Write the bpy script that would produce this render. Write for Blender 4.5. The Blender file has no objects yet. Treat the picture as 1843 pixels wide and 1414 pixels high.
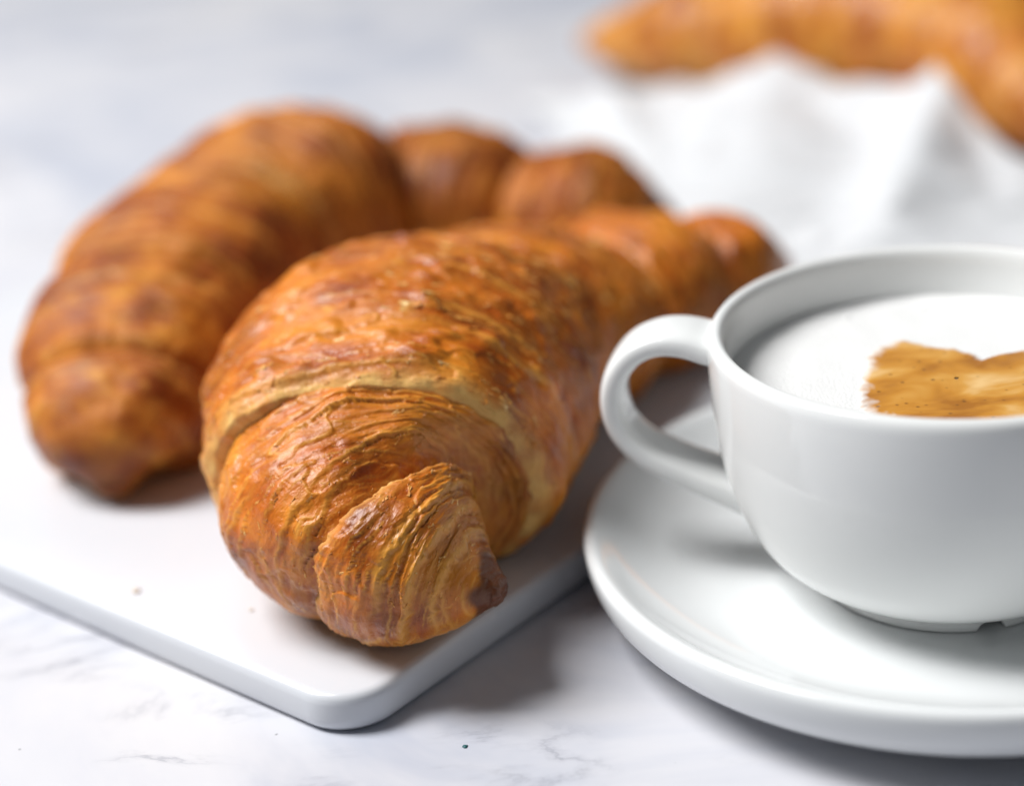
import bpy, math, random
import numpy as np

# ------------------------------------------------------------------ units
S = 0.01                      # everything below is written in centimetres
sc = bpy.context.scene
C = sc.collection

# ------------------------------------------------------------------ camera
CAM_H, CAM_PITCH, CAM_F, CAM_ROLL = 21.2, math.radians(23.64), 3357.0, -0.085
PW, PH = 1843, 1414
_c, _s = math.cos(CAM_PITCH), math.sin(CAM_PITCH)
FW = np.array([0, _c, -_s]); _r0 = np.array([1.0, 0, 0]); _u0 = np.array([0, _s, _c])
RT = math.cos(CAM_ROLL) * _r0 + math.sin(CAM_ROLL) * _u0
UP = -math.sin(CAM_ROLL) * _r0 + math.cos(CAM_ROLL) * _u0
EYE = np.array([0, 0, CAM_H])


def un(x, y, z):
    """a photo pixel, taken to the height z (cm) above the table"""
    d = FW + RT * (x - PW / 2) / CAM_F - UP * (y - PH / 2) / CAM_F
    return EYE + d * ((z - EYE[2]) / d[2])


from mathutils import Matrix, Vector
cam = bpy.data.cameras.new('camera')
cam_o = bpy.data.objects.new('camera', cam); C.objects.link(cam_o)
cam.sensor_width = 36.0
cam.lens = CAM_F / PW * 36.0
cam.clip_start = 0.01; cam.clip_end = 50
m = Matrix.Identity(4)
for i in range(3):
    m[i][0] = RT[i]; m[i][1] = UP[i]; m[i][2] = -FW[i]; m[i][3] = EYE[i] * S
cam_o.matrix_world = m
cam.dof.use_dof = True
cam.dof.focus_distance = 0.373
cam.dof.aperture_fstop = 4.4
cam.dof.aperture_blades = 0
sc.camera = cam_o

# ------------------------------------------------------------------ light
world = bpy.data.worlds.new('World'); sc.world = world; world.use_nodes = True
bg = world.node_tree.nodes['Background']
bg.inputs['Color'].default_value = (0.88, 0.94, 1.0, 1)
bg.inputs['Strength'].default_value = 0.10


def area(name, az, el, dist, sx, sy, energy, col, target=(-1, 42, 2)):
    """a window pane: az is measured from +X, anticlockwise"""
    l = bpy.data.lights.new(name, 'AREA'); l.shape = 'RECTANGLE'
    l.size = sx; l.size_y = sy; l.energy = energy; l.color = col
    o = bpy.data.objects.new(name, l); C.objects.link(o)
    t = Vector(target) * S
    d = Vector((math.cos(el) * math.cos(az), math.cos(el) * math.sin(az), math.sin(el)))
    o.location = t + d * dist
    o.rotation_euler = (-d).to_track_quat('-Z', 'Y').to_euler()
    return o


area('window_light', math.radians(173), math.radians(55), 1.6, 0.52, 0.95, 44, (1.0, 0.995, 0.99))
area('window_light_far', math.radians(110), math.radians(40), 2.2, 1.0, 0.8, 3, (0.92, 0.96, 1.0))

sc.view_settings.view_transform = 'Standard'
sc.view_settings.look = 'None'
sc.view_settings.exposure = 0.0
sc.view_settings.gamma = 1.0
sc.render.film_transparent = False
sc.cycles.use_denoising = True
sc.cycles.max_bounces = 8
sc.cycles.sample_clamp_indirect = 4.0


# ------------------------------------------------------------------ helpers
def tag(o, label=None, cat=None, group=None, kind=None):
    if label: o['label'] = label
    if cat: o['category'] = cat
    if group: o['group'] = group
    if kind: o['kind'] = kind
    return o


def empty(name, loc=(0, 0, 0)):
    o = bpy.data.objects.new(name, None); C.objects.link(o)
    o.empty_display_size = 0.01
    o.location = Vector(loc) * S
    return o


def mesh_obj(name, V, F, mat, parent=None, smooth=True, attrs=None):
    """V in world centimetres; F an (n,4)/(n,3) array or a list of faces"""
    V = np.asarray(V, dtype=np.float64) * S
    if parent is not None:
        V = V - np.array(parent_world(parent))
    me = bpy.data.meshes.new(name)
    if isinstance(F, np.ndarray):
        n, k = F.shape
        me.vertices.add(len(V)); me.vertices.foreach_set('co', V.astype(np.float32).ravel())
        me.loops.add(n * k); me.loops.foreach_set('vertex_index', F.astype(np.int32).ravel())
        me.polygons.add(n); me.polygons.foreach_set('loop_start', np.arange(0, n * k, k, dtype=np.int32))
        me.update(calc_edges=True)
    else:
        me.from_pydata([tuple(v) for v in V], [], F)
    if smooth:
        me.polygons.foreach_set('use_smooth', [True] * len(me.polygons))
    if attrs:
        for an, (tp, data) in attrs.items():
            a = me.attributes.new(an, tp, 'POINT')
            a.data.foreach_set('color' if 'COLOR' in tp else 'vector' if 'VECTOR' in tp else 'value',
                               np.asarray(data, dtype=np.float32).ravel())
    me.validate()
    me.materials.append(mat)
    o = bpy.data.objects.new(name, me); C.objects.link(o)
    if parent is not None:
        o.parent = parent
    return o


def parent_world(p):
    v = Vector((0, 0, 0))
    while p is not None:
        v = v + p.location; p = p.parent
    return v


def grid_faces(nr, nc, wrap=True):
    r = np.arange(nr - 1)[:, None]; cc = np.arange(nc if wrap else nc - 1)[None, :]
    a = r * nc + cc; b = r * nc + (cc + 1) % nc
    return np.stack([a, b, b + nc, a + nc], -1).reshape(-1, 4)


def spline(xs, ys, x):
    """monotone-ish Catmull-Rom through (xs, ys)"""
    xs = np.asarray(xs, float); ys = np.asarray(ys, float)
    d = np.gradient(ys, xs, axis=0)
    i = np.clip(np.searchsorted(xs, x) - 1, 0, len(xs) - 2)
    h = xs[i + 1] - xs[i]; t = (x - xs[i]) / h
    if ys.ndim > 1: t = t[:, None]; h = h[:, None]
    h00 = 2 * t**3 - 3 * t**2 + 1; h10 = t**3 - 2 * t**2 + t; h01 = -2 * t**3 + 3 * t**2; h11 = t**3 - t**2
    return h00 * ys[i] + h10 * h * d[i] + h01 * ys[i + 1] + h11 * h * d[i + 1]


def sstep(a, b, x):
    t = np.clip((x - a) / (b - a), 0, 1); return t * t * (3 - 2 * t)


# gradient noise on arrays of points
_rng = np.random.RandomState(7)
_perm = np.concatenate([_rng.permutation(256)] * 3)
_grad = _rng.normal(size=(256, 3)); _grad /= np.linalg.norm(_grad, axis=1)[:, None]; _grad = _grad.astype(np.float32)


def noise(P, seed=0):
    """Perlin noise, about -1..1; P is (...,3)"""
    shp = P.shape[:-1]; P = P.reshape(-1, 3).astype(np.float32) + np.float32(seed * 17.31)
    out = np.empty(len(P), np.float32)
    for k in range(0, len(P), 120000):
        p = P[k:k + 120000]
        i = np.floor(p).astype(np.int32); f = p - i; i &= 255
        w = f * f * f * (f * (f * 6 - 15) + 10)
        r = 0
        for dx in (0, 1):
            wx = w[:, 0] if dx else 1 - w[:, 0]
            hx = _perm[i[:, 0] + dx]
            for dy in (0, 1):
                wy = w[:, 1] if dy else 1 - w[:, 1]
                hy = _perm[hx + i[:, 1] + dy]
                for dz in (0, 1):
                    wz = w[:, 2] if dz else 1 - w[:, 2]
                    g = _grad[_perm[hy + i[:, 2] + dz]]
                    dot = g[:, 0] * (f[:, 0] - dx) + g[:, 1] * (f[:, 1] - dy) + g[:, 2] * (f[:, 2] - dz)
                    r = r + wx * wy * wz * dot
        out[k:k + 120000] = r * 1.5
    return out.reshape(shp)


def fbm(P, n=3, seed=0, gain=0.5):
    r = 0; a = 1.0
    for k in range(n):
        r = r + a * noise(P * (2.03 ** k), seed + k * 3.7); a *= gain
    return r


# ------------------------------------------------------------------ materials
def new_mat(name):
    mt = bpy.data.materials.new(name); mt.use_nodes = True
    nt = mt.node_tree; b = nt.nodes['Principled BSDF']
    return mt, nt, b


def N(nt, tp, **kw):
    n = nt.nodes.new(tp)
    for k, v in kw.items():
        if k.startswith('i_'):
            key = k[2:]
            key = int(key) if key.isdigit() else key
            n.inputs[key].default_value = v
        else:
            setattr(n, k, v)
    return n


def ramp(nt, src, stops):
    r = nt.nodes.new('ShaderNodeValToRGB')
    e = r.color_ramp.elements
    while len(e) < len(stops): e.new(0.5)
    for q, (p, c) in zip(e, stops):
        q.position = p; q.color = (*c, 1) if len(c) == 3 else c
    nt.links.new(src, r.inputs[0])
    return r


def mix(nt, fac, a, b, blend='MIX'):
    n = nt.nodes.new('ShaderNodeMix'); n.data_type = 'RGBA'; n.blend_type = blend
    for v, k in ((fac, 0), (a, 6), (b, 7)):
        if isinstance(v, (int, float)): n.inputs[k].default_value = v
        elif isinstance(v, tuple): n.inputs[k].default_value = (*v, 1)
        else: nt.links.new(v, n.inputs[k])
    return n.outputs[2]


def math_n(nt, op, a, b=0.0, clamp=False):
    n = nt.nodes.new('ShaderNodeMath'); n.operation = op; n.use_clamp = clamp
    for k, v in ((0, a), (1, b)):
        if isinstance(v, (int, float)): n.inputs[k].default_value = v
        else: nt.links.new(v, n.inputs[k])
    return n.outputs[0]


def crust_material(name, dark=0.0, gold=0.0):
    """baked laminated dough: colour from what each place is (cut edge, torn flake, well baked tip), gloss from egg wash"""
    mt, nt, b = new_mat(name)
    L = nt.links.new
    at = N(nt, 'ShaderNodeAttribute', attribute_name='crust'); sep = N(nt, 'ShaderNodeSeparateColor')
    L(at.outputs['Color'], sep.inputs[0])
    sv = N(nt, 'ShaderNodeAttribute', attribute_name='lay')
    tc = N(nt, 'ShaderNodeTexCoord')
    n1 = N(nt, 'ShaderNodeTexNoise', i_Scale=65.0, i_Detail=5.0, i_Roughness=0.6); L(tc.outputs['Object'], n1.inputs['Vector'])
    n2 = N(nt, 'ShaderNodeTexNoise', i_Scale=1.0, i_Detail=4.0, i_Roughness=0.65, i_Distortion=0.6); L(sv.outputs['Vector'], n2.inputs['Vector'])
    n3 = N(nt, 'ShaderNodeTexNoise', i_Scale=420.0, i_Detail=4.0, i_Roughness=0.65); L(tc.outputs['Object'], n3.inputs['Vector'])
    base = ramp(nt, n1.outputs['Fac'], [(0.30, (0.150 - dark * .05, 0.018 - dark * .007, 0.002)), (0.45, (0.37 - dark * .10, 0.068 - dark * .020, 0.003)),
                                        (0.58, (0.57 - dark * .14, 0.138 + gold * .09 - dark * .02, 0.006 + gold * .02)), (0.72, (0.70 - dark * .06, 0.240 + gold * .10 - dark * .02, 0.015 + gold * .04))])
    streak = ramp(nt, n2.outputs['Fac'], [(0.30, (0, 0, 0)), (0.52, (0.3, 0.3, 0.3)), (0.70, (1, 1, 1))])
    c1 = mix(nt, math_n(nt, 'MULTIPLY', streak.outputs[0], 0.40 + .2 * gold), base.outputs[0], (0.73, 0.260 + gold * .10, 0.020 + gold * .05))
    bl = ramp(nt, n2.outputs['Fac'], [(0.28, (1, 1, 1)), (0.45, (0, 0, 0))])
    c1 = mix(nt, math_n(nt, 'MULTIPLY', bl.outputs[0], 0.45), c1, (0.18, 0.028, 0.003))
    # broad patches that browned more or less
    n5 = N(nt, 'ShaderNodeTexNoise', i_Scale=34.0, i_Detail=3.0, i_Roughness=0.55, i_Distortion=0.5); L(tc.outputs['Object'], n5.inputs['Vector'])
    hi = ramp(nt, n5.outputs['Fac'], [(0.52, (0, 0, 0)), (0.66, (1, 1, 1))]); lo = ramp(nt, n5.outputs['Fac'], [(0.36, (1, 1, 1)), (0.50, (0, 0, 0))])
    c1 = mix(nt, math_n(nt, 'MULTIPLY', hi.outputs[0], 0.45), c1, (0.75, 0.280 + gold * .09, 0.022 + gold * .05))
    c1 = mix(nt, math_n(nt, 'MULTIPLY', lo.outputs[0], 0.50 - 0.35 * gold), c1, (0.14, 0.019, 0.002))
    # torn flake edges, golden
    c2 = mix(nt, math_n(nt, 'MULTIPLY', sep.outputs[2], 0.70), c1, (0.84, 0.41, 0.070))
    # cut edges of the dough, hardly browned
    cr = mix(nt, n3.outputs['Fac'], (0.64, 0.31, 0.065), (0.86, 0.57, 0.20))
    c3 = mix(nt, sep.outputs[0], c2, cr)
    # well baked
    c4 = mix(nt, sep.outputs[1], c3, (0.085, 0.018, 0.005))
    L(c4, b.inputs['Base Color'])
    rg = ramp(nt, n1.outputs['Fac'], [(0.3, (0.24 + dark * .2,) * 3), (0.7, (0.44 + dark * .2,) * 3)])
    rr = mix(nt, sep.outputs[0], rg.outputs[0], (0.75, 0.75, 0.75))
    L(rr, b.inputs['Roughness'])
    b.inputs['Specular IOR Level'].default_value = 0.36
    b.inputs['Coat Weight'].default_value = max(0, 0.12 * (1 - dark)); b.inputs['Coat Roughness'].default_value = 0.16
    b.inputs['Subsurface Weight'].default_value = 0.06
    b.inputs['Subsurface Radius'].default_value = (0.004, 0.0015, 0.0005)
    b.inputs['Subsurface Scale'].default_value = 0.6
    bp = N(nt, 'ShaderNodeBump', i_Strength=0.5, i_Distance=0.0005)
    n4 = N(nt, 'ShaderNodeTexNoise', i_Scale=4.5, i_Detail=5.0, i_Roughness=0.6, i_Distortion=0.4); L(sv.outputs['Vector'], n4.inputs['Vector'])
    hsum = math_n(nt, 'ADD', n3.outputs['Fac'], math_n(nt, 'MULTIPLY', n2.outputs['Fac'], 1.4))
    hsum = math_n(nt, 'ADD', hsum, math_n(nt, 'MULTIPLY', n4.outputs['Fac'], 1.2))
    L(hsum, bp.inputs['Height'])
    L(bp.outputs[0], b.inputs['Normal'])
    return mt


def flake_material():
    mt, nt, b = new_mat('pastry_flake')
    tc = N(nt, 'ShaderNodeTexCoord')
    n1 = N(nt, 'ShaderNodeTexNoise', i_Scale=260.0, i_Detail=2.0); nt.links.new(tc.outputs['Object'], n1.inputs['Vector'])
    r = ramp(nt, n1.outputs['Fac'], [(0.40, (0.62, 0.22, 0.030)), (0.58, (0.76, 0.38, 0.09)), (0.72, (0.86, 0.60, 0.26))])
    nt.links.new(r.outputs[0], b.inputs['Base Color'])
    b.inputs['Roughness'].default_value = 0.45
    b.inputs['Subsurface Weight'].default_value = 0.2
    b.inputs['Subsurface Radius'].default_value = (0.002, 0.001, 0.0005)
    return mt


def ceramic(name, col, rough=0.12, coat=0.0, bump=0.0):
    mt, nt, b = new_mat(name)
    tc = N(nt, 'ShaderNodeTexCoord')
    n1 = N(nt, 'ShaderNodeTexNoise', i_Scale=35.0, i_Detail=3.0); nt.links.new(tc.outputs['Object'], n1.inputs['Vector'])
    c = mix(nt, n1.outputs['Fac'], tuple(x * 0.975 for x in col), col)
    nt.links.new(c, b.inputs['Base Color'])
    r = ramp(nt, n1.outputs['Fac'], [(0.3, (rough * 0.8,) * 3), (0.7, (rough * 1.3,) * 3)])
    nt.links.new(r.outputs[0], b.inputs['Roughness'])
    b.inputs['Coat Weight'].default_value = coat
    if bump:
        bp = N(nt, 'ShaderNodeBump', i_Strength=bump, i_Distance=0.001)
        nt.links.new(n1.outputs['Fac'], bp.inputs['Height']); nt.links.new(bp.outputs[0], b.inputs['Normal'])
    return mt


def marble_material():
    mt, nt, b = new_mat('white_marble')
    L = nt.links.new
    tc = N(nt, 'ShaderNodeTexCoord'); V = tc.outputs['Object']
    big = N(nt, 'ShaderNodeTexNoise', i_Scale=9.0, i_Detail=5.0, i_Roughness=0.6, i_Distortion=1.2); L(V, big.inputs['Vector'])
    col = ramp(nt, big.outputs['Fac'], [(0.33, (0.46, 0.485, 0.56)), (0.53, (0.615, 0.617, 0.655)), (0.7, (0.66, 0.655, 0.675))]).outputs[0]
    # thin veins: level lines of a stretched noise, present only in patches
    mp = N(nt, 'ShaderNodeMapping', i_Rotation=(0, 0, 0.5), i_Scale=(1.0, 2.6, 1.0)); L(V, mp.inputs['Vector'])
    vn = N(nt, 'ShaderNodeTexNoise', i_Scale=13.0, i_Detail=7.0, i_Roughness=0.62, i_Distortion=0.8); L(mp.outputs[0], vn.inputs['Vector'])
    dv = math_n(nt, 'ABSOLUTE', math_n(nt, 'SUBTRACT', vn.outputs['Fac'], 0.5))
    line = ramp(nt, dv, [(0.0, (1, 1, 1)), (0.018, (0.35, 0.35, 0.35)), (0.06, (0, 0, 0))])
    pm = N(nt, 'ShaderNodeTexNoise', i_Scale=17.0, i_Detail=2.0); L(V, pm.inputs['Vector'])
    patch = ramp(nt, pm.outputs['Fac'], [(0.52, (0, 0, 0)), (0.68, (1, 1, 1))])
    # places where the photograph shows a vein
    tot = patch.outputs[0]
    for (px, py, rad) in ((985, 1372, 0.016), (300, 1338, 0.016), (130, 1170, 0.02), (860, 1350, 0.012)):
        p = un(px, py, 0) * S
        vd = N(nt, 'ShaderNodeVectorMath', operation='DISTANCE'); L(V, vd.inputs[0]); vd.inputs[1].default_value = tuple(p)
        g = ramp(nt, math_n(nt, 'DIVIDE', vd.outputs['Value'], rad), [(0.2, (1, 1, 1)), (1.0, (0, 0, 0))])
        tot = math_n(nt, 'MAXIMUM', tot, g.outputs[0])
    col = mix(nt, math_n(nt, 'MULTIPLY', math_n(nt, 'MULTIPLY', line.outputs[0], tot), 0.65), col, (0.27, 0.28, 0.33))
    # small dark specks
    vo = N(nt, 'ShaderNodeTexVoronoi', i_Scale=150.0); L(V, vo.inputs['Vector'])
    sp = ramp(nt, vo.outputs['Distance'], [(0.035, (1, 1, 1)), (0.06, (0, 0, 0))])
    sel = N(nt, 'ShaderNodeSeparateColor'); L(vo.outputs['Color'], sel.inputs[0])
    on = math_n(nt, 'GREATER_THAN', sel.outputs[0], 0.72)
    col = mix(nt, math_n(nt, 'MULTIPLY', math_n(nt, 'MULTIPLY', sp.outputs[0], on), 0.65), col, (0.16, 0.16, 0.18))
    L(col, b.inputs['Base Color'])
    b.inputs['Roughness'].default_value = 0.38
    b.inputs['Specular IOR Level'].default_value = 0.35
    return mt


def foam_material():
    mt, nt, b = new_mat('milk_foam')
    L = nt.links.new
    tc = N(nt, 'ShaderNodeTexCoord'); V = tc.outputs['Object']
    vo = N(nt, 'ShaderNodeTexVoronoi', i_Scale=1300.0); L(V, vo.inputs['Vector'])
    pits = ramp(nt, vo.outputs['Distance'], [(0.0, (0, 0, 0)), (0.5, (1, 1, 1))])
    n1 = N(nt, 'ShaderNodeTexNoise', i_Scale=60.0, i_Detail=4.0); L(V, n1.inputs['Vector'])
    c = mix(nt, n1.outputs['Fac'], (0.76, 0.76, 0.75), (0.81, 0.81, 0.805))
    L(c, b.inputs['Base Color'])
    b.inputs['Roughness'].default_value = 0.45
    b.inputs['Subsurface Weight'].default_value = 0.15
    b.inputs['Subsurface Radius'].default_value = (0.003, 0.003, 0.003)
    bp = N(nt, 'ShaderNodeBump', i_Strength=0.3, i_Distance=0.0004); L(pits.outputs[0], bp.inputs['Height']); L(bp.outputs[0], b.inputs['Normal'])
    return mt


def crema_material():
    mt, nt, b = new_mat('crema')
    L = nt.links.new
    tc = N(nt, 'ShaderNodeTexCoord'); V = tc.outputs['Object']
    mp = N(nt, 'ShaderNodeMapping', i_Scale=(0.6, 1.0, 1.0), i_Rotation=(0, 0, -0.15)); L(V, mp.inputs['Vector'])
    n1 = N(nt, 'ShaderNodeTexNoise', i_Scale=85.0, i_Detail=3.0, i_Roughness=0.5, i_Distortion=0.4); L(mp.outputs[0], n1.inputs['Vector'])
    c = ramp(nt, n1.outputs['Fac'], [(0.36, (0.36, 0.135, 0.012)), (0.47, (0.52, 0.225, 0.025)), (0.56, (0.60, 0.30, 0.055)), (0.68, (0.74, 0.48, 0.20))]).outputs[0]
    vo = N(nt, 'ShaderNodeTexVoronoi', i_Scale=520.0); L(V, vo.inputs['Vector'])
    sp = ramp(nt, vo.outputs['Distance'], [(0.12, (1, 1, 1)), (0.30, (0, 0, 0))])
    sel = N(nt, 'ShaderNodeSeparateColor'); L(vo.outputs['Color'], sel.inputs[0])
    on = math_n(nt, 'GREATER_THAN', sel.outputs[0], 0.66)
    c = mix(nt, math_n(nt, 'MULTIPLY', math_n(nt, 'MULTIPLY', sp.outputs[0], on), 0.8), c, (0.16, 0.06, 0.01))
    am = N(nt, 'ShaderNodeAttribute', attribute_name='mixed')
    n6 = N(nt, 'ShaderNodeTexNoise', i_Scale=420.0, i_Detail=3.0); L(V, n6.inputs['Vector'])
    mf = math_n(nt, 'ADD', am.outputs['Fac'], math_n(nt, 'MULTIPLY', math_n(nt, 'SUBTRACT', n6.outputs['Fac'], 0.5), 0.8))
    mr = ramp(nt, mf, [(0.10, (0, 0, 0)), (0.70, (1, 1, 1))])
    c = mix(nt, mr.outputs[0], (0.79, 0.78, 0.76), c)
    L(c, b.inputs['Base Color'])
    b.inputs['Roughness'].default_value = 0.5
    bp = N(nt, 'ShaderNodeBump', i_Strength=0.3, i_Distance=0.0005); L(n1.outputs['Fac'], bp.inputs['Height']); L(bp.outputs[0], b.inputs['Normal'])
    return mt


def cloth_material():
    mt, nt, b = new_mat('white_linen')
    L = nt.links.new
    tc = N(nt, 'ShaderNodeTexCoord')
    w = N(nt, 'ShaderNodeTexWave', i_Scale=420.0, i_Distortion=1.0); L(tc.outputs['Object'], w.inputs['Vector'])
    w2 = N(nt, 'ShaderNodeTexWave', i_Scale=420.0, i_Distortion=1.0, bands_direction='Y'); L(tc.outputs['Object'], w2.inputs['Vector'])
    bp = N(nt, 'ShaderNodeBump', i_Strength=0.2, i_Distance=0.0005)
    L(math_n(nt, 'ADD', w.outputs['Fac'], w2.outputs['Fac']), bp.inputs['Height']); L(bp.outputs[0], b.inputs['Normal'])
    n1 = N(nt, 'ShaderNodeTexNoise', i_Scale=12.0); L(tc.outputs['Object'], n1.inputs['Vector'])
    L(mix(nt, n1.outputs['Fac'], (0.64, 0.655, 0.675), (0.69, 0.70, 0.715)), b.inputs['Base Color'])
    b.inputs['Roughness'].default_value = 0.85
    b.inputs['Sheen Weight'].default_value = 0.2
    return mt


M_crust = crust_material('baked_crust')
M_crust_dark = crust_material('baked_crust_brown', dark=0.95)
M_crust_gold = crust_material('baked_crust_golden', gold=0.75)
M_flake = flake_material()
M_cup = ceramic('cup_glaze', (0.80, 0.812, 0.805), 0.07)
M_saucer = ceramic('saucer_glaze', (0.78, 0.80, 0.805), 0.07)
M_board = ceramic('board_glaze', (0.67, 0.69, 0.73), 0.22)
M_marble = marble_material()
M_foam = foam_material()
M_crema = crema_material()
M_cloth = cloth_material()

# ------------------------------------------------------------------ the table
V = [(-160, -60, 0), (160, -60, 0), (160, 260, 0), (-160, 260, 0), (-160, -60, -3), (160, -60, -3), (160, 260, -3), (-160, 260, -3)]
table = mesh_obj('table_top', V, [(0, 1, 2, 3), (7, 6, 5, 4), (0, 4, 5, 1), (1, 5, 6, 2), (2, 6, 7, 3), (3, 7, 4, 0)], M_marble, smooth=False)
tag(table, kind='structure')

# ------------------------------------------------------------------ the serving board
BZ = 0.9
_p1, _p2 = un(0, 1066, 0)[:2], un(540, 1304, 0)[:2]
_p3, _p4 = un(840, 1210, 0)[:2], un(1062, 1040, 0)[:2]
_U = (_p1 - _p2) / np.linalg.norm(_p1 - _p2)
_V = np.array([_U[1], -_U[0]])
_mid = (_p3 + _p4) / 2
_cn = _p2 + _U * float((_mid - _p2) @ _U)      # the right-hand edge runs square to the left-hand one
_far = un(30, 520, BZ)[:2] - _cn
BU = float(_far @ _U); BV = 23.8


def board():
    R, nb = 1.25, 12
    corners = [(R, R, math.pi, 1.5 * math.pi), (BU - R, R, 1.5 * math.pi, 2 * math.pi), (BU - R, BV - R, 0, .5 * math.pi), (R, BV - R, .5 * math.pi, math.pi)]
    ring = []
    for (x, y, a0, a1) in corners:
        for k in range(nb + 1):
            a = a0 + (a1 - a0) * k / nb; ring.append((x, y, math.cos(a), math.sin(a)))
    # profile: (inset from the outline, z)
    prof = [(0.9, 0.0), (0.30, 0.0), (0.10, 0.05), (0.02, 0.16), (0.0, 0.32), (0.0, 0.66), (0.02, 0.77), (0.07, 0.845), (0.14, 0.885), (0.24, 0.9), (0.9, 0.9)]
    n = len(ring); V = []
    for (ins, z) in prof:
        for (x, y, cx, cy) in ring:
            a = x + cx * (R - ins); b_ = y + cy * (R - ins)
            p = _cn + _U * a + _V * b_; V.append((p[0], p[1], z))
    F = []
    for r in range(len(prof) - 1):
        for k in range(n):
            F.append((r * n + k, (r + 1) * n + k, (r + 1) * n + (k + 1) % n, r * n + (k + 1) % n))
    F.append(tuple((len(prof) - 1) * n + k for k in range(n))[::-1]); F.append(tuple(range(n)))
    o = mesh_obj('serving_board', V, F, M_board)
    import bmesh
    bm = bmesh.new(); bm.from_mesh(o.data); bmesh.ops.recalc_face_normals(bm, faces=bm.faces); bm.to_mesh(o.data); bm.free()
    return tag(o, 'white rounded-corner serving board with two croissants lying on it', 'serving board')


board()


# ------------------------------------------------------------------ croissants
class Spine:
    def __init__(self, ctrl, floor):
        """ctrl: (px, py, z, half width, half height)"""
        P = np.array([un(a, b, z) for a, b, z, _, _ in ctrl]); k = np.arange(len(ctrl), dtype=float)
        self.k = np.linspace(0, len(ctrl) - 1, 1200)
        self.P = spline(k, P, self.k)
        self.W = spline(k, np.array([c[3] for c in ctrl], float), self.k)
        self.Hh = spline(k, np.array([c[4] for c in ctrl], float), self.k)
        self.len = np.concatenate([[0], np.cumsum(np.linalg.norm(np.diff(self.P, axis=0), axis=1))])
        T = np.gradient(self.P, self.len, axis=0)
        ker = np.ones(81) / 81; pad = np.pad(T, ((40, 40), (0, 0)), 'edge')
        T = np.stack([np.convolve(pad[:, i], ker, 'valid') for i in range(3)], 1)
        T /= np.linalg.norm(T, axis=1)[:, None]
        Nn = np.cross(T, [0, 0, 1.0]); Nn /= np.linalg.norm(Nn, axis=1)[:, None]
        self.T, self.N, self.B = T, Nn, np.cross(Nn, T)
        self.floor = floor
        self.L = self.len[-1]

    def s_of(self, k): return float(np.interp(k, self.k, self.len))

    def at(self, s):
        f = lambda A: np.stack([np.interp(s, self.len, A[:, i]) for i in range(3)], -1)
        return f(self.P), f(self.T), f(self.N), f(self.B)

    def wh(self, s): return np.interp(s, self.len, self.W), np.interp(s, self.len, self.Hh)


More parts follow.
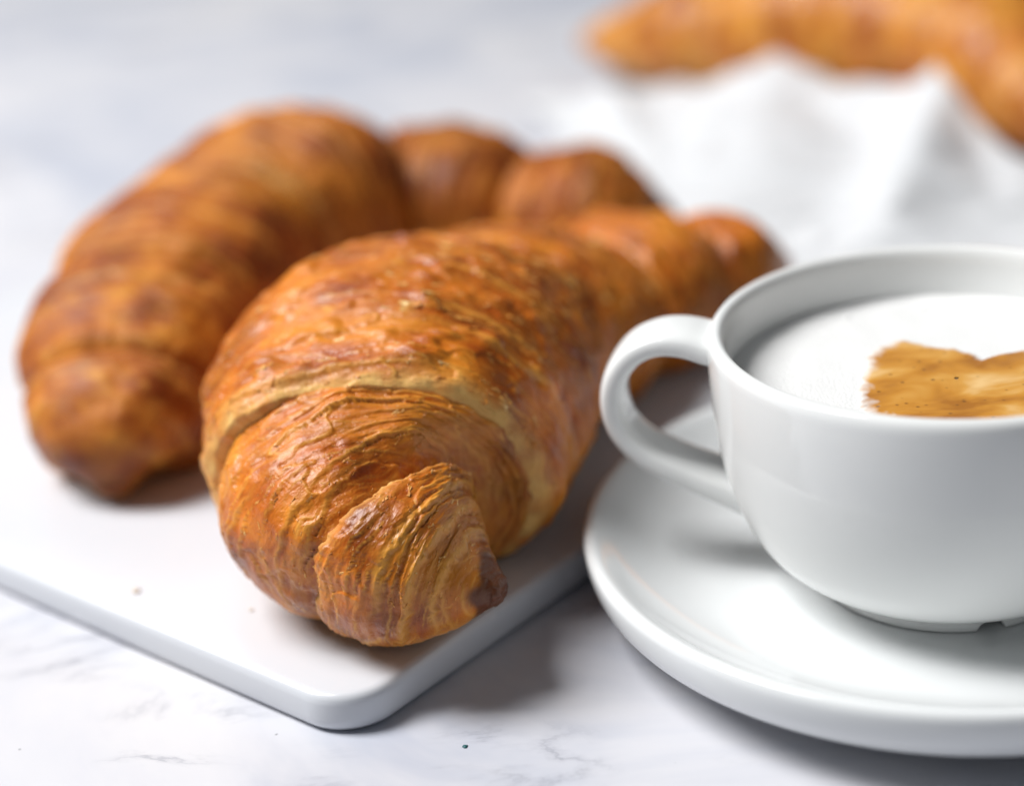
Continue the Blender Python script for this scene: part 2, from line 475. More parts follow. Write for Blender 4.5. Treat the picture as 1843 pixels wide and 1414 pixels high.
def band(sp, spec, res, seed, tipA=None):
    """one roll of dough.  spec: a,b = ends (spine parameter); off = height above the envelope (cm);
       wa/la, wb/lb = width and loss of the shoulder at each end; ea/eb = depth of the cut face; ca/cb = cream there;
       sa/sb = slant (cm) ; bulge (cm); lam = lamination strength; bake"""
    g = lambda k, d=0.0: spec.get(k, d)
    s0, s1 = sp.s_of(spec['a']), sp.s_of(spec['b'])
    w_, h_ = sp.wh(np.linspace(s0, s1, 9)); circ = 2 * math.pi * float(np.max((w_ + h_) / 2))
    nth = int(max(48, circ / res)); ns = int(max(14, (s1 - s0) / res)); ne = int(max(5, 0.7 / res / 1.3))
    th = np.linspace(-math.pi, math.pi, nth, endpoint=False)
    cth, sth = np.cos(th), np.sin(th)
    rag = lambda q: (0.10 * noise(np.stack([cth * 2.2, sth * 2.2, 0 * th + q], -1), seed) + 0.06 * noise(np.stack([cth * 8, sth * 8, 0 * th + q], -1), seed + 3)
                     + 0.012 * noise(np.stack([cth * 23, sth * 23, 0 * th + q], -1), seed + 5))
    A = s0 + g('sa') * np.sin(th + g('pa')) + g('ra', 1.0) * rag(1.3)
    B = s1 + g('sb') * np.sin(th + g('pb')) + g('rb', 1.0) * rag(7.7)
    A = np.maximum(A, 0.0) if s0 > 1e-6 else 0 * A
    B = np.minimum(B, sp.L) if s1 < sp.L - 1e-6 else 0 * B + sp.L
    closeA, closeB = s0 <= 1e-6, s1 >= sp.L - 1e-6
    # rows: inner end A -> surface -> inner end B.   x = position along, dep = depth below the surface, face = how much it is cut face
    t = np.linspace(0, 1, ns); t = t - 0.04 * np.sin(2 * math.pi * t) * 0
    rows_s, rows_d, rows_f = [], [], []
    if not closeA:
        for q in np.linspace(1, 0, ne, endpoint=False):
            rows_s.append(A + g('ua', 0.25) * (q ** 1.5)); rows_d.append(q * g('ea', 0.8)); rows_f.append(1.0)
    for q in t:
        rows_s.append(A + (B - A) * q); rows_d.append(0.0); rows_f.append(0.0)
    if not closeB:
        for q in np.linspace(1, 0, ne, endpoint=False)[::-1]:
            rows_s.append(B - g('ub', 0.25) * (q ** 1.5)); rows_d.append(q * g('eb', 0.8)); rows_f.append(1.0)
    Sg = np.array(rows_s); Dp = np.array(rows_d)[:, None] + 0 * Sg; Fc = np.array(rows_f)[:, None] + 0 * Sg
    xa = np.maximum(Sg - A, 0); xb = np.maximum(B - Sg, 0)
    if closeA: xa = xa + 99
    if closeB: xb = xb + 99
    TH = th[None, :] + 0 * Sg
    # shoulder
    wa = g('wa', 0.4) * (1 + 0.5 * g('wva') * np.sin(TH)); wb = g('wb', 0.4) * (1 + 0.5 * g('wvb') * np.sin(TH))
    sh = g('la', 0.2) * np.clip(1 - xa / wa, 0, 1) ** 2 + g('lb', 0.2) * np.clip(1 - xb / wb, 0, 1) ** 2
    mid = (Sg - A) / np.maximum(B - A, 1e-3)
    bul = g('bulge', 0.2) * (1 - (2 * np.clip(mid, 0, 1) - 1) ** 2)
    W, Hh = sp.wh(np.clip(Sg, 0, sp.L))
    P, T, Nn, Bb = sp.at(np.clip(Sg, 0, sp.L))
    # superellipse section
    e = 2.25
    rad = (np.abs(np.sin(TH)) ** e + np.abs(np.cos(TH)) ** e) ** (-1 / e)
    sx, cx = np.sin(TH) * rad, np.cos(TH) * rad
    r0 = np.minimum(W, Hh)
    amp = np.clip(r0 / 1.4, 0.45, 1)
    base3 = P + Nn * (W * sx)[..., None] + Bb * (Hh * cx)[..., None]
    # domains
    lay = np.stack([Sg, W * sx, Hh * cx], -1)
    fine = res < 0.06
    d = 0.15 * fbm(base3 / 2.6, 2, seed + 11)
    d += 0.05 * fbm(base3 / 1.0, 2, seed + 12)
    lm = np.clip(0.10 + 1.1 * noise(base3 / 1.7, seed + 13), 0.0, 1.0) * g('lam', 1.0)
    lm = lm + np.exp(-(xb / 0.9) ** 2) * g('lb_', 0.0) + np.exp(-(xa / 1.0) ** 2) * g('la_', 0.0)
    warp = 0.30 * fbm(lay * np.array([0.4, 0.35, 0.35]), 2, seed + 14) + 0.05 * noise(lay * np.array([1.2, 1.6, 1.6]), seed + 10)
    q = (Sg + warp) / 0.20
    q1 = noise(np.stack([q, sx * W * 0.30, cx * Hh * 0.30], -1), seed + 15)
    ridg = 1 - 2.4 * np.abs(q1)
    d += 0.036 * lm * ridg
    tear = 0.55 * np.clip(lm, 0, 1) * sstep(0.55, 0.95, ridg)
    if fine:
        q2 = noise(np.stack([q * 2.4, sx * W * 0.55, cx * Hh * 0.55], -1), seed + 16)
        r2 = 1 - 2.4 * np.abs(q2)
        d += 0.016 * lm * r2
        tear = np.maximum(tear, 0.45 * np.clip(lm, 0, 1) * sstep(0.6, 0.95, r2))
    # thin sheets of dough lying over each other, their edges towards the tip
    for (lam_, hgt, frq, sd) in ((g('sh1', 0.42), g('hs', 0.060), 1.0, 71), (g('sh2', 0.17), 0.034, 2.2, 81)):
        if lam_ < 2.2 * res: continue
        sgn = g('dir', 1.0)
        wq = 0.42 * noise(lay * np.array([0.30, 0.34, 0.34]), seed + sd) + 0.07 * noise(lay * np.array([1.0, 1.5, 1.5]), seed + sd + 1) + 0.03 * noise(lay * np.array([3.0, 5.0, 5.0]), seed + sd + 2)
        qq = sgn * (Sg + wq) / lam_; fl_ = np.floor(qq); f_ = qq - fl_
        am = np.clip(0.25 + 1.5 * noise(np.stack([fl_ * 3.7, np.sin(TH) * frq, np.cos(TH) * frq], -1), seed + sd + 3), 0, 1.2) * g('shing', 1.0)
        d += hgt * am * (sstep(0.0, 0.14, f_) * (1 - f_) - .4)
        tear = np.maximum(tear, 0.8 * np.clip(am, 0, 1) * np.exp(-((f_ - 0.16) / 0.09) ** 2))
    # blisters
    bz = fbm(lay * np.array([1.9, 1.0, 1.0]), 2, seed + 17)
    d += 0.075 * g('blis', 1.0) * sstep(0.0, 0.8, bz)
    # torn skin: terraces of a stretched field
    Fq = 2.0 * fbm(lay * np.array([0.80, 0.20, 0.20]) + 0.06 * noise(base3 / 0.40, seed + 19)[..., None], 3 if fine else 2, seed + 18, 0.55)
    fr = Fq - np.floor(Fq)
    d += 0.045 * (np.floor(Fq) + sstep(0.0, 0.07, fr) - Fq)
    tear = np.maximum(tear, np.exp(-((fr - 0.10) / 0.05) ** 2) * g('tear', 1.0) * np.clip(0.35 + 1.5 * noise(base3 / 0.45, seed + 21), 0, 1))
    if fine:
        Fq2 = 1.8 * fbm(lay * np.array([2.2, 0.75, 0.75]), 2, seed + 23, 0.5)
        fr2 = Fq2 - np.floor(Fq2)
        pm = np.clip(0.25 + 1.4 * noise(base3 / 1.1, seed + 24), 0, 1)
        d += 0.030 * pm * (np.floor(Fq2) + sstep(0, 0.12, fr2) - Fq2)
        tear = np.maximum(tear, 0.6 * np.exp(-((fr2 - 0.15) / 0.06) ** 2) * pm * np.clip(.3 + 1.6 * noise(base3 / .3, seed + 25), 0, 1))
    for (sc_, dth, half, hgt) in g('rings', []):
        # raised edge of an inner roll, facing the tip
        ring_s = sp.s_of(sc_) + 0.10 * noise(np.stack([np.cos(TH) * 2, np.sin(TH) * 2, 0 * TH + sc_], -1), seed + 31) + 0.05 * noise(np.stack([np.cos(TH) * 9, np.sin(TH) * 9, 0 * TH + sc_], -1), seed + 32)
        x = Sg - ring_s
        mm = sstep(half, half * 0.5, np.abs((TH - dth + math.pi) % (2 * math.pi) - math.pi))
        d += hgt * mm * sstep(-0.04, 0.05, x) * np.exp(-np.maximum(x, 0) / 0.45)
        tear = np.maximum(tear, 0.9 * mm * np.exp(-((x - 0.05) / 0.07) ** 2))
    # cut faces: layers of dough
    lay_d = noise(np.stack([Dp * 16 + 0 * Sg, sx * W * 0.8, cx * Hh * 0.8], -1), seed + 41)
    d = d * amp * (1 - 0.5 * Fc) + 0.03 * Fc * lay_d
    off = g('off') * np.minimum(1, r0 / 1.5) + bul * np.minimum(1, r0 / 1.5) - sh * amp - Dp * np.minimum(1, r0 / 1.5) + d
    nrm = np.stack([np.sin(TH) / np.maximum(W, .05), np.cos(TH) / np.maximum(Hh, .05)], -1)
    nrm /= np.linalg.norm(nrm, axis=-1)[..., None]
    X = base3 + (Nn * nrm[..., :1] + Bb * nrm[..., 1:]) * off[..., None]
    # rests on what is below it
    fl = sp.floor + 0.01 + 0.004 * (seed % 7)
    z = X[..., 2]; kk = 0.12
    X[..., 2] = fl + kk * np.logaddexp(0, np.maximum((z - fl) / kk, -40)) - kk * 0.02
    # colours of the thing itself
    ca = g('ca') * (Fc * (Sg < (A + B) / 2) + np.exp(-(xa / (0.10 + 0.16 * g('cwa', 1) * (1 + np.sin(TH) * g('cva')))) ** 2))
    cb = g('cb') * (Fc * (Sg >= (A + B) / 2) + np.exp(-(xb / (0.10 + 0.16 * g('cwb', 1) * (1 + np.sin(TH) * g('cvb')))) ** 2))
    cn_ = np.clip(0.65 + 0.8 * noise(base3 / 0.5, seed + 51), 0, 1)
    cream = np.clip((ca + cb) * cn_ * 1.25, 0, 1)
    under = sstep(2.0, 2.75, np.abs(TH)) * 0.35
    bake = np.clip(g('bake') * np.clip(.6 + .8 * noise(base3 / 1.3, seed + 52), 0, 1), 0, 1)
    if closeA:
        bake = np.maximum(bake, g('tipbake', 0.9) * sstep(g('tiplen', 1.0), 0.15, Sg + 0.35 * noise(base3 / .5, seed + 53)))
    if closeB:
        bake = np.maximum(bake, g('tipbake', 0.9) * sstep(g('tiplen', 1.0), 0.15, sp.L - Sg + 0.35 * noise(base3 / .5, seed + 53)))
    col = np.stack([np.maximum(cream, under), bake, np.clip(tear, 0, 1), np.ones_like(bake)], -1)
    def cap(end):
        i = 0 if end == 'A' else -1
        ringp = X[i]; cpt = ringp.mean(0); dirn = -T[i].mean(0) if end == 'A' else T[i].mean(0)
        rr = np.linalg.norm(ringp - cpt, axis=1).mean(); rows = []
        for a_ in np.linspace(0, math.pi / 2, 9)[1:]:
            rows.append(cpt + (ringp - cpt) * max(math.cos(a_), .015) + dirn * rr * 0.5 * math.sin(a_))
        rows = np.array(rows); rows += 0.05 * noise(rows / .16, seed + 61)[..., None] * dirn * np.linspace(.5, 1, 8)[:, None, None]
        return rows[::-1] if end == 'A' else rows
    for end, on in (('A', closeA), ('B', closeB)):
        if on:
            rw = cap(end); i = 0 if end == 'A' else -1
            ext = lambda Z: np.repeat(Z[i][None], 8, 0)
            pack = (lambda a_, b_: np.concatenate([b_, a_])) if end == 'A' else (lambda a_, b_: np.concatenate([a_, b_]))
            col = pack(col, ext(col)); lay = pack(lay, rw * 1.0); X = pack(X, rw)
    nr = X.shape[0]
    V = X.reshape(-1, 3); colr = col.reshape(-1, 4)
    layv = (lay * np.array([3.2, 0.9, 0.9]) + seed).reshape(-1, 3)
    F = grid_faces(nr, nth)
    extraV = []; tris = []
    return V, F, colr, layv, (nr, nth, closeA, closeB)


def croissant(label, group, ctrl, specs, floor, res, seed, mat, names, nflakes=0, flake_zone=None):
    sp = Spine(ctrl, floor)
    root = empty('croissant', (*(sp.P[len(sp.P) // 2][:2]), floor))
    tag(root, label, 'croissant', group)
    surf = []
    for i, (spec, nm) in enumerate(zip(specs, names)):
        r = spec.get('res', res)
        V, F, colr, layv, info = band(sp, spec, r, seed + i * 5)
        mesh_obj(nm, V, F[:, ::-1], mat, root, attrs={'crust': ('FLOAT_COLOR', colr), 'lay': ('FLOAT_VECTOR', layv)})
        surf.append((V.reshape(info[0], info[1], 3), spec))
    return sp, root, surf


def flakes(root, surf, picks, mat, seed):
    """thin torn shards of crust; picks: (band index, row range, theta range, how many, size)"""
    rnd = random.Random(seed); V = []; F = []
    for (bi, r0, r1, t0, t1, n, sz, lift) in picks:
        G, _ = surf[bi]; nr, nt = G.shape[:2]
        for _k in range(n):
            r = int(nr * rnd.uniform(r0, r1)); t = int(nt * ((rnd.uniform(t0, t1) + 180) / 360)) % nt
            r = min(max(r, 2), nr - 3)
            p = G[r, t]; a = G[r, (t + 2) % nt] - G[r, (t - 2) % nt]; b_ = G[r + 2, t] - G[r - 2, t]
            na = np.linalg.norm(a); nb = np.linalg.norm(b_)
            if na < 1e-6 or nb < 1e-6: continue
            a = a / na; b_ = b_ - a * (a @ b_); b_ /= max(np.linalg.norm(b_), 1e-6)
            nn = np.cross(b_, a)
            if nn[2] < 0 and abs(nn[2]) > .3: nn = -nn
            c = G.mean(axis=(1))[r]
            if nn @ (p - c) < 0: nn = -nn
            ang = rnd.gauss(0, 0.35); ca, sa_ = math.cos(ang), math.sin(ang)
            ax = a * ca + b_ * sa_; ay = b_ * ca - a * sa_
            l = sz * rnd.choice((.35, .5, .6, .8, 1.0, 1.7)); w = l * rnd.uniform(.10, .32); tilt = rnd.uniform(-.05, .45); curl = rnd.uniform(-.1, .25) * l
            base = len(V); m_ = 5; thk = 0.006
            for side in (0, 1):
                for i in range(m_):
                    u = i / (m_ - 1) - .5
                    ww = w * rnd.uniform(.25, 1.2); jo = rnd.uniform(-.3, .3) * w
                    for v in (-.5, .5):
                        q = p + ax * (l * u) + ay * (ww * v + jo) + nn * (lift + side * thk + tilt * ww * (v + .5) + curl * (2 * u) ** 2 * .4 + rnd.uniform(-.01, .01))
                        V.append(q)
            t_ = lambda s_, i, j: base + s_ * m_ * 2 + i * 2 + j
            for i in range(m_ - 1):
                F += [(t_(1, i, 0), t_(1, i + 1, 0), t_(1, i + 1, 1), t_(1, i, 1)), (t_(0, i, 0), t_(0, i, 1), t_(0, i + 1, 1), t_(0, i + 1, 0)),
                      (t_(0, i, 0), t_(0, i + 1, 0), t_(1, i + 1, 0), t_(1, i, 0)), (t_(0, i, 1), t_(1, i, 1), t_(1, i + 1, 1), t_(0, i + 1, 1))]
            F += [(t_(0, 0, 0), t_(1, 0, 0), t_(1, 0, 1), t_(0, 0, 1)), (t_(0, m_ - 1, 0), t_(0, m_ - 1, 1), t_(1, m_ - 1, 1), t_(1, m_ - 1, 0))]
    o = mesh_obj('loose_flakes', np.array(V), F, mat, root, smooth=False)
    tag(o, kind='stuff')
    return o


D = math.radians
# ---- the croissant in front
front_ctrl = [
    (895, 1060, 2.30, 0.34, 0.30),
    (814, 1036, 2.45, 1.22, 1.06),
    (728, 990, 2.80, 1.93, 1.74),
    (670, 914, 3.14, 3.02, 2.40),
    (693, 795, 3.60, 3.70, 2.80),
    (745, 690, 3.75, 3.95, 2.90),
    (855, 612, 3.20, 3.55, 2.28),
    (1010, 568, 2.62, 2.90, 1.70),
    (1170, 522, 2.45, 2.30, 1.55),
    (1310, 494, 2.35, 1.55, 1.35),
    (1405, 478, 2.10, 0.40, 0.40)]
front_specs = [
    dict(a=0, b=2.12, sb=-.10, off=0.14, bulge=0.10, wb=0.28, lb=0.26, eb=1.0, ub=0.35, cb=0.55, cwb=.2, lam=0.5, lb_=.3, tiplen=0.45, tipbake=.92, blis=.9, shing=1.7, sh1=.27, sh2=.115,
         rings=[(0.72, D(-30), D(130), 0.13), (1.12, D(-40), D(120), 0.15), (1.55, D(-10), D(110), 0.08)], res=0.021),
    dict(a=1.78, b=3.80, sa=.55, off=-0.40, bulge=0.50, wa=1.35, la=1.20, ea=0.8, ca=0.0, cwa=1.2, wb=1.0, lb=1.05, eb=0.6, lam=0.8, la_=1.5, shing=1.8, sh1=.30, sh2=.125, res=0.022),
    dict(a=3.32, b=6.30, off=0.32, bulge=0.10, shing=.85, sh1=.60, sh2=.22, hs=.08, wa=0.45, la=0.22, ea=1.2, ua=.10, ca=1.0, cwa=1.2, cva=.55, wb=0.7, lb=0.50, eb=0.9, cb=.5, cwb=.8, lam=0.5, sa=-0.10, sb=0.35, pb=1.2, blis=1.7, res=0.030),
    dict(a=5.95, b=7.55, dir=-1, off=0.05, bulge=0.60, wa=1.0, la=0.95, wb=0.7, lb=0.6, eb=0.7, cb=.7, cwb=1.5, ca=.5, cwa=1.2, lam=0.8, sb=0.25, pb=.8, shing=1.3, sh1=.5, hs=.15, res=0.050),
    dict(a=7.20, b=8.75, dir=-1, off=0.0, bulge=0.62, wa=0.9, la=0.9, wb=0.7, lb=0.55, eb=0.6, cb=.7, cwb=1.5, ca=.5, cwa=1.2, lam=0.8, sb=0.2, shing=1.3, sh1=.45, hs=.14, res=0.055),
    dict(a=8.45, b=10, dir=-1, off=0.0, bulge=0.45, wa=0.7, la=0.6, lam=0.8, tiplen=.8, tipbake=.4, shing=1.3, sh1=.4, hs=.12, res=0.055)]
names = ['tip_roll', 'shoulder_roll', 'middle_roll', 'shoulder_roll', 'inner_roll', 'tip_roll']
sp, root_f, surf_f = croissant('orange-brown flaky croissant with its dark pointed tip towards the cup and saucer', None,
                               front_ctrl, front_specs, BZ, 0.036, 3, M_crust, names)
flakes(root_f, surf_f, [
    (0, .20, .92, -85, 55, 420, 0.085, -0.004), (0, .25, .92, -80, 50, 40, 0.15, 0.0), (0, .84, .90, -110, 30, 120, 0.10, 0.0),
    (1, .15, .75, -95, 65, 520, 0.095, -0.004), (1, .15, .6, -90, 60, 30, 0.17, 0.0), (1, .10, .2, -120, 40, 160, 0.10, 0.0),
    (2, .10, .9, -75, 75, 420, 0.14, -0.002), (2, .2, .7, 0, 60, 110, 0.30, 0.012),
    (2, .06, .11, -110, 80, 160, 0.14, 0.0), (3, .15, .9, -60, 70, 90, 0.26, 0.01)], M_flake, 5)

# ---- the croissant behind it
back_ctrl = [
    (204, 878, 1.32, 0.50, 0.42),
    (205, 800, 2.15, 1.60, 1.28),
    (240, 690, 2.75, 2.45, 1.95),
    (308, 560, 3.05, 2.90, 2.30),
    (430, 440, 3.20, 3.10, 2.40),
    (575, 372, 3.25, 3.10, 2.50),
    (715, 365, 2.80, 2.55, 1.95),
    (850, 372, 2.65, 2.35, 1.85),
    (985, 388, 2.40, 2.05, 1.60),
    (1105, 392, 2.30, 1.85, 1.45),
    (1202, 405, 2.00, 0.80, 0.70)]
back_specs = [
    dict(a=0, b=1.75, bulge=0.45, wb=.7, lb=.7, tiplen=1.5, tipbake=.45, bake=.10, cb=.8, cwb=2.0, shing=1.3, sh1=.62, hs=.17),
    dict(a=1.35, b=3.00, bulge=0.80, off=-.18, wa=1.1, la=1.2, wb=.8, lb=.8, cb=.8, cwb=2.0, bake=.10, ca=.6, cwa=1.5, shing=1.3, sh1=.62, hs=.17),
    dict(a=2.55, b=4.15, bulge=0.70, off=-.05, wa=.9, la=1.1, wb=.8, lb=.7, ca=.9, cwa=3.0, bake=.05, sa=.3, shing=1.3, sh1=.62, hs=.17),
    dict(a=3.65, b=6.0, bulge=0.50, off=.22, wa=.5, la=.35, ea=1.2, ca=1.0, cwa=3.6, wb=.9, lb=.9, sa=.7, sb=.3, bake=.28, shing=1.3, sh1=.62, hs=.17),
    dict(a=5.60, b=7.85, bulge=0.90, off=-.18, dir=-1, wa=1.1, la=1.3, wb=1.0, lb=1.15, bake=.30, ca=.8, cwa=2.6, shing=1.2, sh1=.62, hs=.15),
    dict(a=7.35, b=10, bulge=0.80, off=-.18, dir=-1, wa=1.0, la=1.1, tiplen=1.1, tipbake=.6, bake=.05, ca=.8, cwa=2.6, shing=1.2, sh1=.62, hs=.15)]
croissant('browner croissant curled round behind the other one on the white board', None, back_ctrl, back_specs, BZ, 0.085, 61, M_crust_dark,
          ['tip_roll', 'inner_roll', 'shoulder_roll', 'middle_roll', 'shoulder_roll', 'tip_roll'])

# ---- the croissant on the napkin
CZ = 0.5
third_ctrl = [
    (1058, 75, 1.7, 0.40, 0.40),
    (1130, 72, 2.0, 1.30, 1.15),
    (1240, 62, 2.6, 2.20, 1.90),
    (1400, 48, 3.1, 2.90, 2.50),
    (1570, 40, 3.4, 3.30, 2.80),
    (1720, 70, 3.3, 3.00, 2.60),
    (1830, 130, 2.9, 2.40, 2.10),
    (1900, 200, 2.2, 1.60, 1.50),
    (1940, 260, 1.6, 0.50, 0.50)]
third_specs = [
    dict(a=0, b=1.45, shing=1.2, sh1=.8, hs=.18, bulge=0.3, wb=.5, lb=.4, tiplen=.9, tipbake=.2, cb=.8, cwb=3.0),
    dict(a=1.2, b=2.6, shing=1.2, sh1=.8, hs=.18, bulge=0.4, wa=.6, la=.6, wb=.5, lb=.4, cb=.6, cwb=2.0, bake=.12),
    dict(a=2.35, b=5.0, shing=1.2, sh1=.8, hs=.18, bulge=0.3, off=.1, wa=.4, la=.3, ca=.8, cwa=3.5, wb=.5, lb=.4, cb=.5, cwb=2),
    dict(a=4.75, b=6.4, shing=1.2, sh1=.8, hs=.18, bulge=0.4, wa=.6, la=.6, wb=.5, lb=.4, ca=.4, cwa=2, bake=.1),
    dict(a=6.1, b=8, shing=1.2, sh1=.8, hs=.18, bulge=0.4, wa=.6, la=.6, tiplen=1.4, tipbake=.7)]
croissant('golden croissant lying on the crumpled white napkin', None, third_ctrl, third_specs, CZ, 0.10, 121, M_crust_gold,
          ['tip_roll', 'shoulder_roll', 'middle_roll', 'shoulder_roll', 'tip_roll'])


# ------------------------------------------------------------------ napkin
def napkin():
    nx, ny = 260, 200
    u = np.linspace(0, 1, nx)[None, :]; v = np.linspace(0, 1, ny)[:, None]
    c00 = un(1260, 520, 0)[:2]; c10 = np.array([27, 46.]); c01 = un(940, 205, 0)[:2]; c11 = np.array([33, 84.])
    X = ((1 - u) * (1 - v))[..., None] * c00 + (u * (1 - v))[..., None] * c10 + ((1 - u) * v)[..., None] * c01 + (u * v)[..., None] * c11
    p3 = np.concatenate([X, 0 * X[..., :1]], -1)
    X = X + 0.9 * np.stack([noise(p3 / 5, 201), noise(p3 / 5, 202)], -1)
    x, y = X[..., 0], X[..., 1]
    z = 0.16 + 0.22 * np.clip(noise(p3 / 5.0, 203) + .3, 0, 2)

    def ridge(a, b, h0, h1, w):
        # a fold: sharp along its crest, sloping off to both sides
        a = np.array(a); b = np.array(b); d = b - a; L2 = d @ d
        t = np.clip(((x - a[0]) * d[0] + (y - a[1]) * d[1]) / L2, 0, 1)
        dist = np.hypot(x - a[0] - t * d[0], y - a[1] - t * d[1])
        return (h0 + (h1 - h0) * t) * np.exp(1 - np.sqrt(1 + (dist / w) ** 2 * 2.2))
    q = lambda px, py, zz: un(px, py, zz)[:2]
    pk = q(1705, 138, 2.9)
    fo = [ridge(q(1235, 150, 1.4), q(1400, 112, 2.6), .9, 2.1, 2.4), ridge(q(1400, 112, 2.6), q(1560, 160, 2.0), 2.1, 1.6, 2.2),
          ridge(q(1560, 160, 2.0), pk, 1.6, 2.6, 1.6), ridge(pk, q(1570, 460, .4), 2.6, .6, 1.6), ridge(pk, q(1860, 330, .4), 2.6, .5, 1.8),
          ridge(q(1400, 112, 2.6), q(1330, 400, .3), 1.9, .4, 3.0), ridge(q(965, 205, .3), q(1235, 150, 1.2), .4, .9, 1.4), ridge(q(1100, 190, .6), q(1190, 300, .3), .9, .3, 1.2)]
    z = z + sum(f_ ** 5 for f_ in fo) ** 0.2
    z += 0.10 * np.abs(noise(p3 / 2.2, 206)) + 0.22 * (1 - np.abs(noise(p3 * np.array([.22, .5, 1]), 207)) * 2.2).clip(0, 1) ** 3
    # it hangs over the far corner of the board
    bu = (x - _cn[0]) * _U[0] + (y - _cn[1]) * _U[1]; bv = (x - _cn[0]) * _V[0] + (y - _cn[1]) * _V[1]
    ins = np.minimum(np.minimum(bu, BU - bu), np.minimum(bv, BV - bv))
    z = z + 0.95 * sstep(-1.6, 0.1, ins)
    # pressed flat under the croissant
    spn = Spine(third_ctrl, 0)
    dmin = np.full(x.shape, 1e9)
    for k in range(0, 1200, 40):
        dmin = np.minimum(dmin, np.hypot(x - spn.P[k, 0], y - spn.P[k, 1]) - spn.W[k] * 0.75)
    z = np.where(dmin < 1.2, CZ - .08 + (z - CZ + .08) * sstep(-0.3, 1.2, dmin), z)
    z = np.maximum(z, 0.03 + 0.10)
    top = np.stack([x, y, z], -1).reshape(-1, 3); bot = top - np.array([0, 0, 0.09])
    F = grid_faces(ny, nx, wrap=False); n = len(top)
    Fb = F[:, ::-1] + n
    rim = []
    idx = np.arange(n).reshape(ny, nx)
    loop = list(idx[0, :]) + list(idx[1:, -1]) + list(idx[-1, -2::-1]) + list(idx[-2:0:-1, 0])
    for a, b in zip(loop, loop[1:] + loop[:1]): rim.append((a, a + n, b + n, b))
    o = mesh_obj('napkin', np.concatenate([top, bot]), np.concatenate([F, Fb, np.array(rim)]), M_cloth)
    return tag(o, 'crumpled white cloth napkin under the golden croissant', 'napkin')


napkin()


# ------------------------------------------------------------------ cup and saucer
CUP = np.array([9.06, 35.5])


def lathe(prof, n=160, cx=CUP, warp=None):
    prof = np.array(prof, float)
    a = np.linspace(0, 2 * math.pi, n, endpoint=False)
    R = prof[:, :1] + 0 * a; Z = prof[:, 1:] + 0 * a
    if warp is not None: R, Z = warp(R, Z, a[None, :] + 0 * R)
    V = np.stack([cx[0] + R * np.cos(a), cx[1] + R * np.sin(a), Z], -1)
    return V.reshape(-1, 3), grid_faces(len(prof), n)


def smooth_prof(pts, n):
    pts = np.array(pts, float); d = np.concatenate([[0], np.cumsum(np.linalg.norm(np.diff(pts, axis=0), axis=1))])
    return spline(d, pts, np.linspace(0, d[-1], n))


FOOT = 0.66
saucer = empty('saucer', (*CUP, 0)); tag(saucer, 'round white saucer with a raised rim under the coffee cup', 'saucer')
sp_prof = [(0.01, FOOT - .012), (2.0, FOOT - .012), (3.2, FOOT - .01), (3.6, FOOT + .04), (4.6, FOOT + .10), (5.6, .92), (6.4, 1.22), (7.0, 1.58), (7.35, 1.86), (7.5, 1.97), (7.62, 2.02), (7.72, 2.00),
           (7.79, 1.92), (7.80, 1.78), (7.77, 1.52), (7.64, 1.16), (7.36, .84), (6.85, .60), (6.0, .48), (5.0, .30), (4.55, .22), (4.45, .06), (4.36, 0.0), (4.1, 0.0), (4.0, .06), (3.9, .3), (2.0, .34), (0.01, .34)]
V, F = lathe(smooth_prof(sp_prof, 150), 200)
mesh_obj('dish', V, F[:, ::-1], M_saucer, saucer)

cup = empty('coffee_cup', (*CUP, FOOT)); tag(cup, 'white ceramic coffee cup with a loop handle, standing on the saucer', 'cup')
outer = [(2.90, 1.10), (3.20, 1.17), (3.72, 1.50), (4.15, 2.02), (4.42, 2.6), (4.62, 3.2), (4.78, 3.95), (4.87, 4.7), (4.92, 5.4), (4.93, 6.0), (4.92, 6.22), (4.88, 6.34), (4.80, 6.40), (4.70, 6.40),
         (4.62, 6.33), (4.58, 6.20), (4.56, 5.8), (4.50, 5.0), (4.38, 4.2), (4.1, 3.2), (3.6, 2.2), (2.8, 1.5), (1.5, 1.25), (0.01, 1.2)]
V, F = lathe(smooth_prof(outer, 120), 200)
mesh_obj('bowl', V, F[:, ::-1], M_cup, cup)

_na = un(1782, 1130, FOOT)[:2] - CUP; NOTCH = math.atan2(_na[1], _na[0])


def notch(R, Z, A):
    d = (A - NOTCH + math.pi) % (2 * math.pi) - math.pi
    k = np.sqrt(np.clip(1 - (d / 0.108) ** 2, 0, 1))
    low = FOOT + 0.24
    return R, np.where(Z < low, Z + (low - Z) * k, Z)


foot_prof = [(2.93, 1.125), (2.84, 1.10), (2.80, 1.07), (2.785, .97), (2.78, .80), (2.77, .70), (2.73, FOOT), (2.55, FOOT), (2.47, .70), (2.44, .85), (2.3, .98), (0.01, 1.0)]
V, F = lathe(foot_prof, 480, warp=notch)
mesh_obj('foot_ring', V, F[:, ::-1], M_cup, cup)

# handle: a flat ribbon bent into a loop
HD = np.array([-0.97, 0.25]); HD = HD / np.linalg.norm(HD); HS = np.array([-HD[1], HD[0]])
hpath = [(4.74, 5.86), (4.98, 5.92), (5.42, 6.03), (5.92, 6.04), (6.50, 5.80), (6.90, 5.30), (7.05, 4.64), (6.90, 3.98), (6.46, 3.46), (5.73, 3.06), (5.12, 2.80), (4.6, 2.60), (4.1, 2.42)]


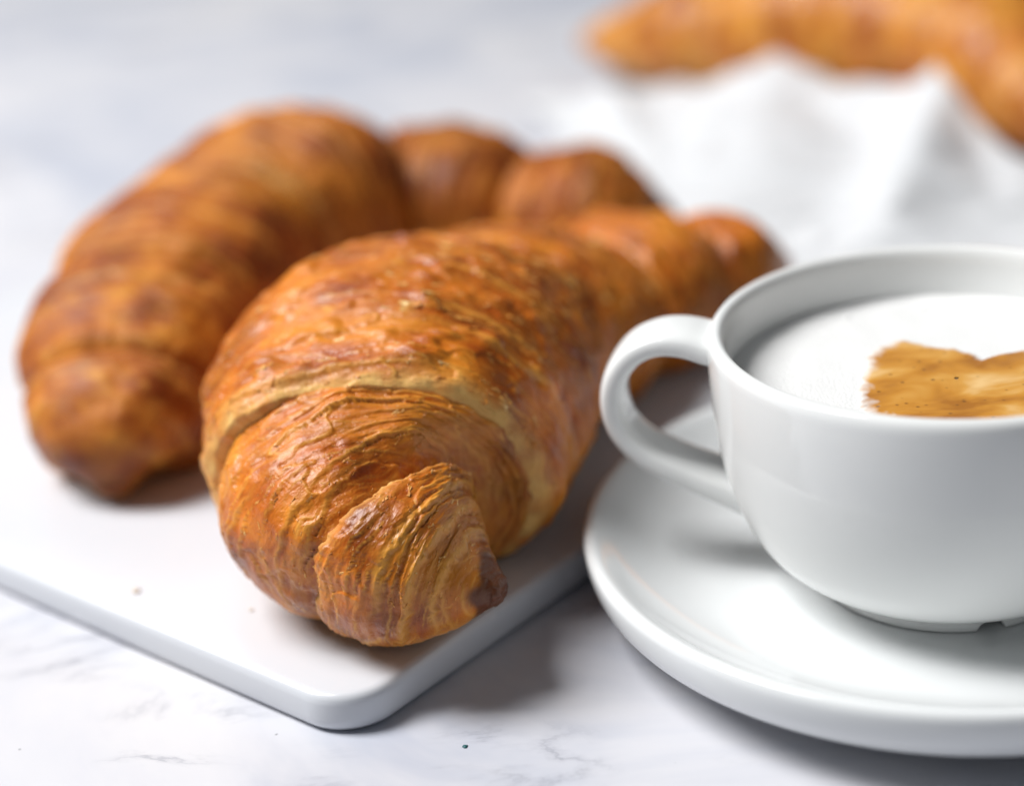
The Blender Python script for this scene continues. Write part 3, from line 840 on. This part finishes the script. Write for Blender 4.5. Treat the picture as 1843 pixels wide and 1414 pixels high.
def handle():
    n = 90; m_ = 28
    P = smooth_prof(hpath, n); T = np.gradient(P, axis=0); T /= np.linalg.norm(T, axis=1)[:, None]
    Nn = np.stack([-T[:, 1], T[:, 0]], 1)
    t = np.linspace(0, 1, n)
    wid = np.interp(t, [0, .08, .2, .5, .8, .93, 1], [.80, .76, .72, .70, .74, .80, .84]); thk = np.interp(t, [0, .08, .2, .5, .8, .93, 1], [.34, .32, .28, .27, .31, .36, .42])
    a = np.linspace(0, 2 * math.pi, m_, endpoint=False); e = 2 / 3.0
    ca = np.sign(np.cos(a)) * np.abs(np.cos(a)) ** e; sa_ = np.sign(np.sin(a)) * np.abs(np.sin(a)) ** e
    V = []
    for i in range(n):
        for j in range(m_):
            rho = P[i, 0] + Nn[i, 0] * thk[i] * sa_[j]; z = P[i, 1] + Nn[i, 1] * thk[i] * sa_[j]
            xy = CUP + HD * rho + HS * (wid[i] * ca[j]); V.append((xy[0], xy[1], z))
    return mesh_obj('handle', np.array(V), grid_faces(n, m_), M_cup, cup)


handle()

# ---- coffee
FZ = 5.25
coffee = empty('cappuccino', (*CUP, FZ)); tag(coffee, 'frothy white milk foam with a golden-brown heart filling the cup', 'coffee')
fp = [(0.01, FZ + .05), (1.5, FZ + .05), (3.0, FZ + .035), (3.9, FZ + .01), (4.3, FZ + .0), (4.45, FZ + .03), (4.53, FZ + .07), (4.56, FZ - .2), (3.0, FZ - .5), (0.01, FZ - .5)]
V, F = lathe(smooth_prof(fp, 60), 160)
V[:, 2] += 0.02 * fbm(V / 1.1, 2, 301) * (V[:, 2] > FZ - .1)
mesh_obj('milk_foam', V, F[:, ::-1], M_foam, coffee)


def heart():
    px = [(1770, 648), (1745, 636), (1715, 628), (1680, 624), (1645, 616), (1622, 612), (1600, 620), (1578, 628), (1563, 645), (1556, 672), (1549, 700), (1548, 722), (1556, 738),
          (1580, 752), (1620, 775), (1680, 805), (1745, 830), (1815, 812), (1890, 775), (1945, 730), (1968, 690), (1955, 655), (1920, 632), (1880, 626), (1840, 630), (1800, 638)]
    P = np.array([un(a, b, FZ + .06)[:2] for a, b in px])
    n = 260; k = np.arange(len(P) + 1, dtype=float)
    Pc = np.concatenate([P, P[:1]]); O_ = spline(k, Pc, np.linspace(0, len(P), n, endpoint=False))
    c = np.array(O_.mean(0))
    rr = np.stack([O_[:, 0], O_[:, 1], 0 * O_[:, 0]], -1)
    O_ = c + (O_ - c) * (1 + 0.03 * noise(rr / .35, 310) + 0.012 * noise(rr / .15, 311))[:, None]
    rings = [(1.05, -.03), (1.025, .008), (.975, .030), (.90, .045), (.75, .058), (.5, .06), (.25, .06), (.02, .06)]
    V = []
    for (f, h) in rings:
        Q = c + (O_ - c) * f
        r = np.hypot(Q[:, 0] - CUP[0], Q[:, 1] - CUP[1])
        zf = np.interp(r, [p[0] for p in fp[:6]], [p[1] for p in fp[:6]])
        V.append(np.stack([Q[:, 0], Q[:, 1], zf + h * .8 + .012 * noise(np.stack([Q[:, 0], Q[:, 1], 0 * r], -1) / .4, 312)], -1))
    V = np.concatenate(V)
    fac = np.concatenate([np.full(n, k) for k in (0.0, 0.06, 0.30, .65, 1, 1, 1, 1)])
    fac = np.clip(fac + 0.28 * noise(V / .22, 313) * (fac < .9), 0, 1)
    return mesh_obj('crema_heart', V, grid_faces(len(rings), n), M_crema, coffee, attrs={'mixed': ('FLOAT', fac)})


tag(heart(), 'golden-brown heart drawn on the foam')


# bubbles on the foam by the far wall
def blob(name, p, r, mat, parent, seed, flat=.7, rough=.35):
    n, m_ = 9, 12
    ph = np.linspace(0.02, math.pi - .02, n)[:, None]; a = np.linspace(0, 2 * math.pi, m_, endpoint=False)[None]
    d = np.stack([np.sin(ph) * np.cos(a), np.sin(ph) * np.sin(a), np.cos(ph) + 0 * a], -1)
    k = r * (1 + rough * noise(d * 1.6, seed))
    V = np.array(p) + d * k[..., None] * np.array([1, 1, flat])
    return mesh_obj(name, V.reshape(-1, 3), grid_faces(n, m_)[:, ::-1], mat, parent)


for i, (px, py, r) in enumerate([(1525, 571, .055), (1663, 556, .05), (1480, 585, .03), (1600, 566, .03)]):
    p = un(px, py, FZ + .03); blob('bubble', (p[0], p[1], FZ + .03), r, M_foam, coffee, 400 + i, .6, .1)

# ------------------------------------------------------------------ crumbs
M_crumb, _nt, _b = new_mat('pale_crumb')
_n = N(_nt, 'ShaderNodeTexNoise', i_Scale=900.0); _nt.links.new(mix(_nt, _n.outputs['Fac'], (0.62, 0.50, 0.38), (0.78, 0.70, 0.58)), _b.inputs['Base Color']); _b.inputs['Roughness'].default_value = 0.8
for i, (px, py, z, r, lab) in enumerate([(245, 1064, BZ, .09, 'pale crumb on the white board away from the croissants'),
                                         (452, 1098, BZ, .05, 'tiny crumb on the white board beside the front croissant')]):
    p = un(px, py, z); o = blob('crumb', (p[0], p[1], z + r * .4), r, M_crumb, None, 500 + i, .35, .6)
    tag(o, lab, 'crumb')
mt, nt, b = new_mat('teal_paint'); b.inputs['Base Color'].default_value = (0.0, 0.09, 0.10, 1)
p = un(837, 1343, 0); o = blob('paint_speck', (p[0], p[1], .01), .055, mt, table, 510, .4, .5)
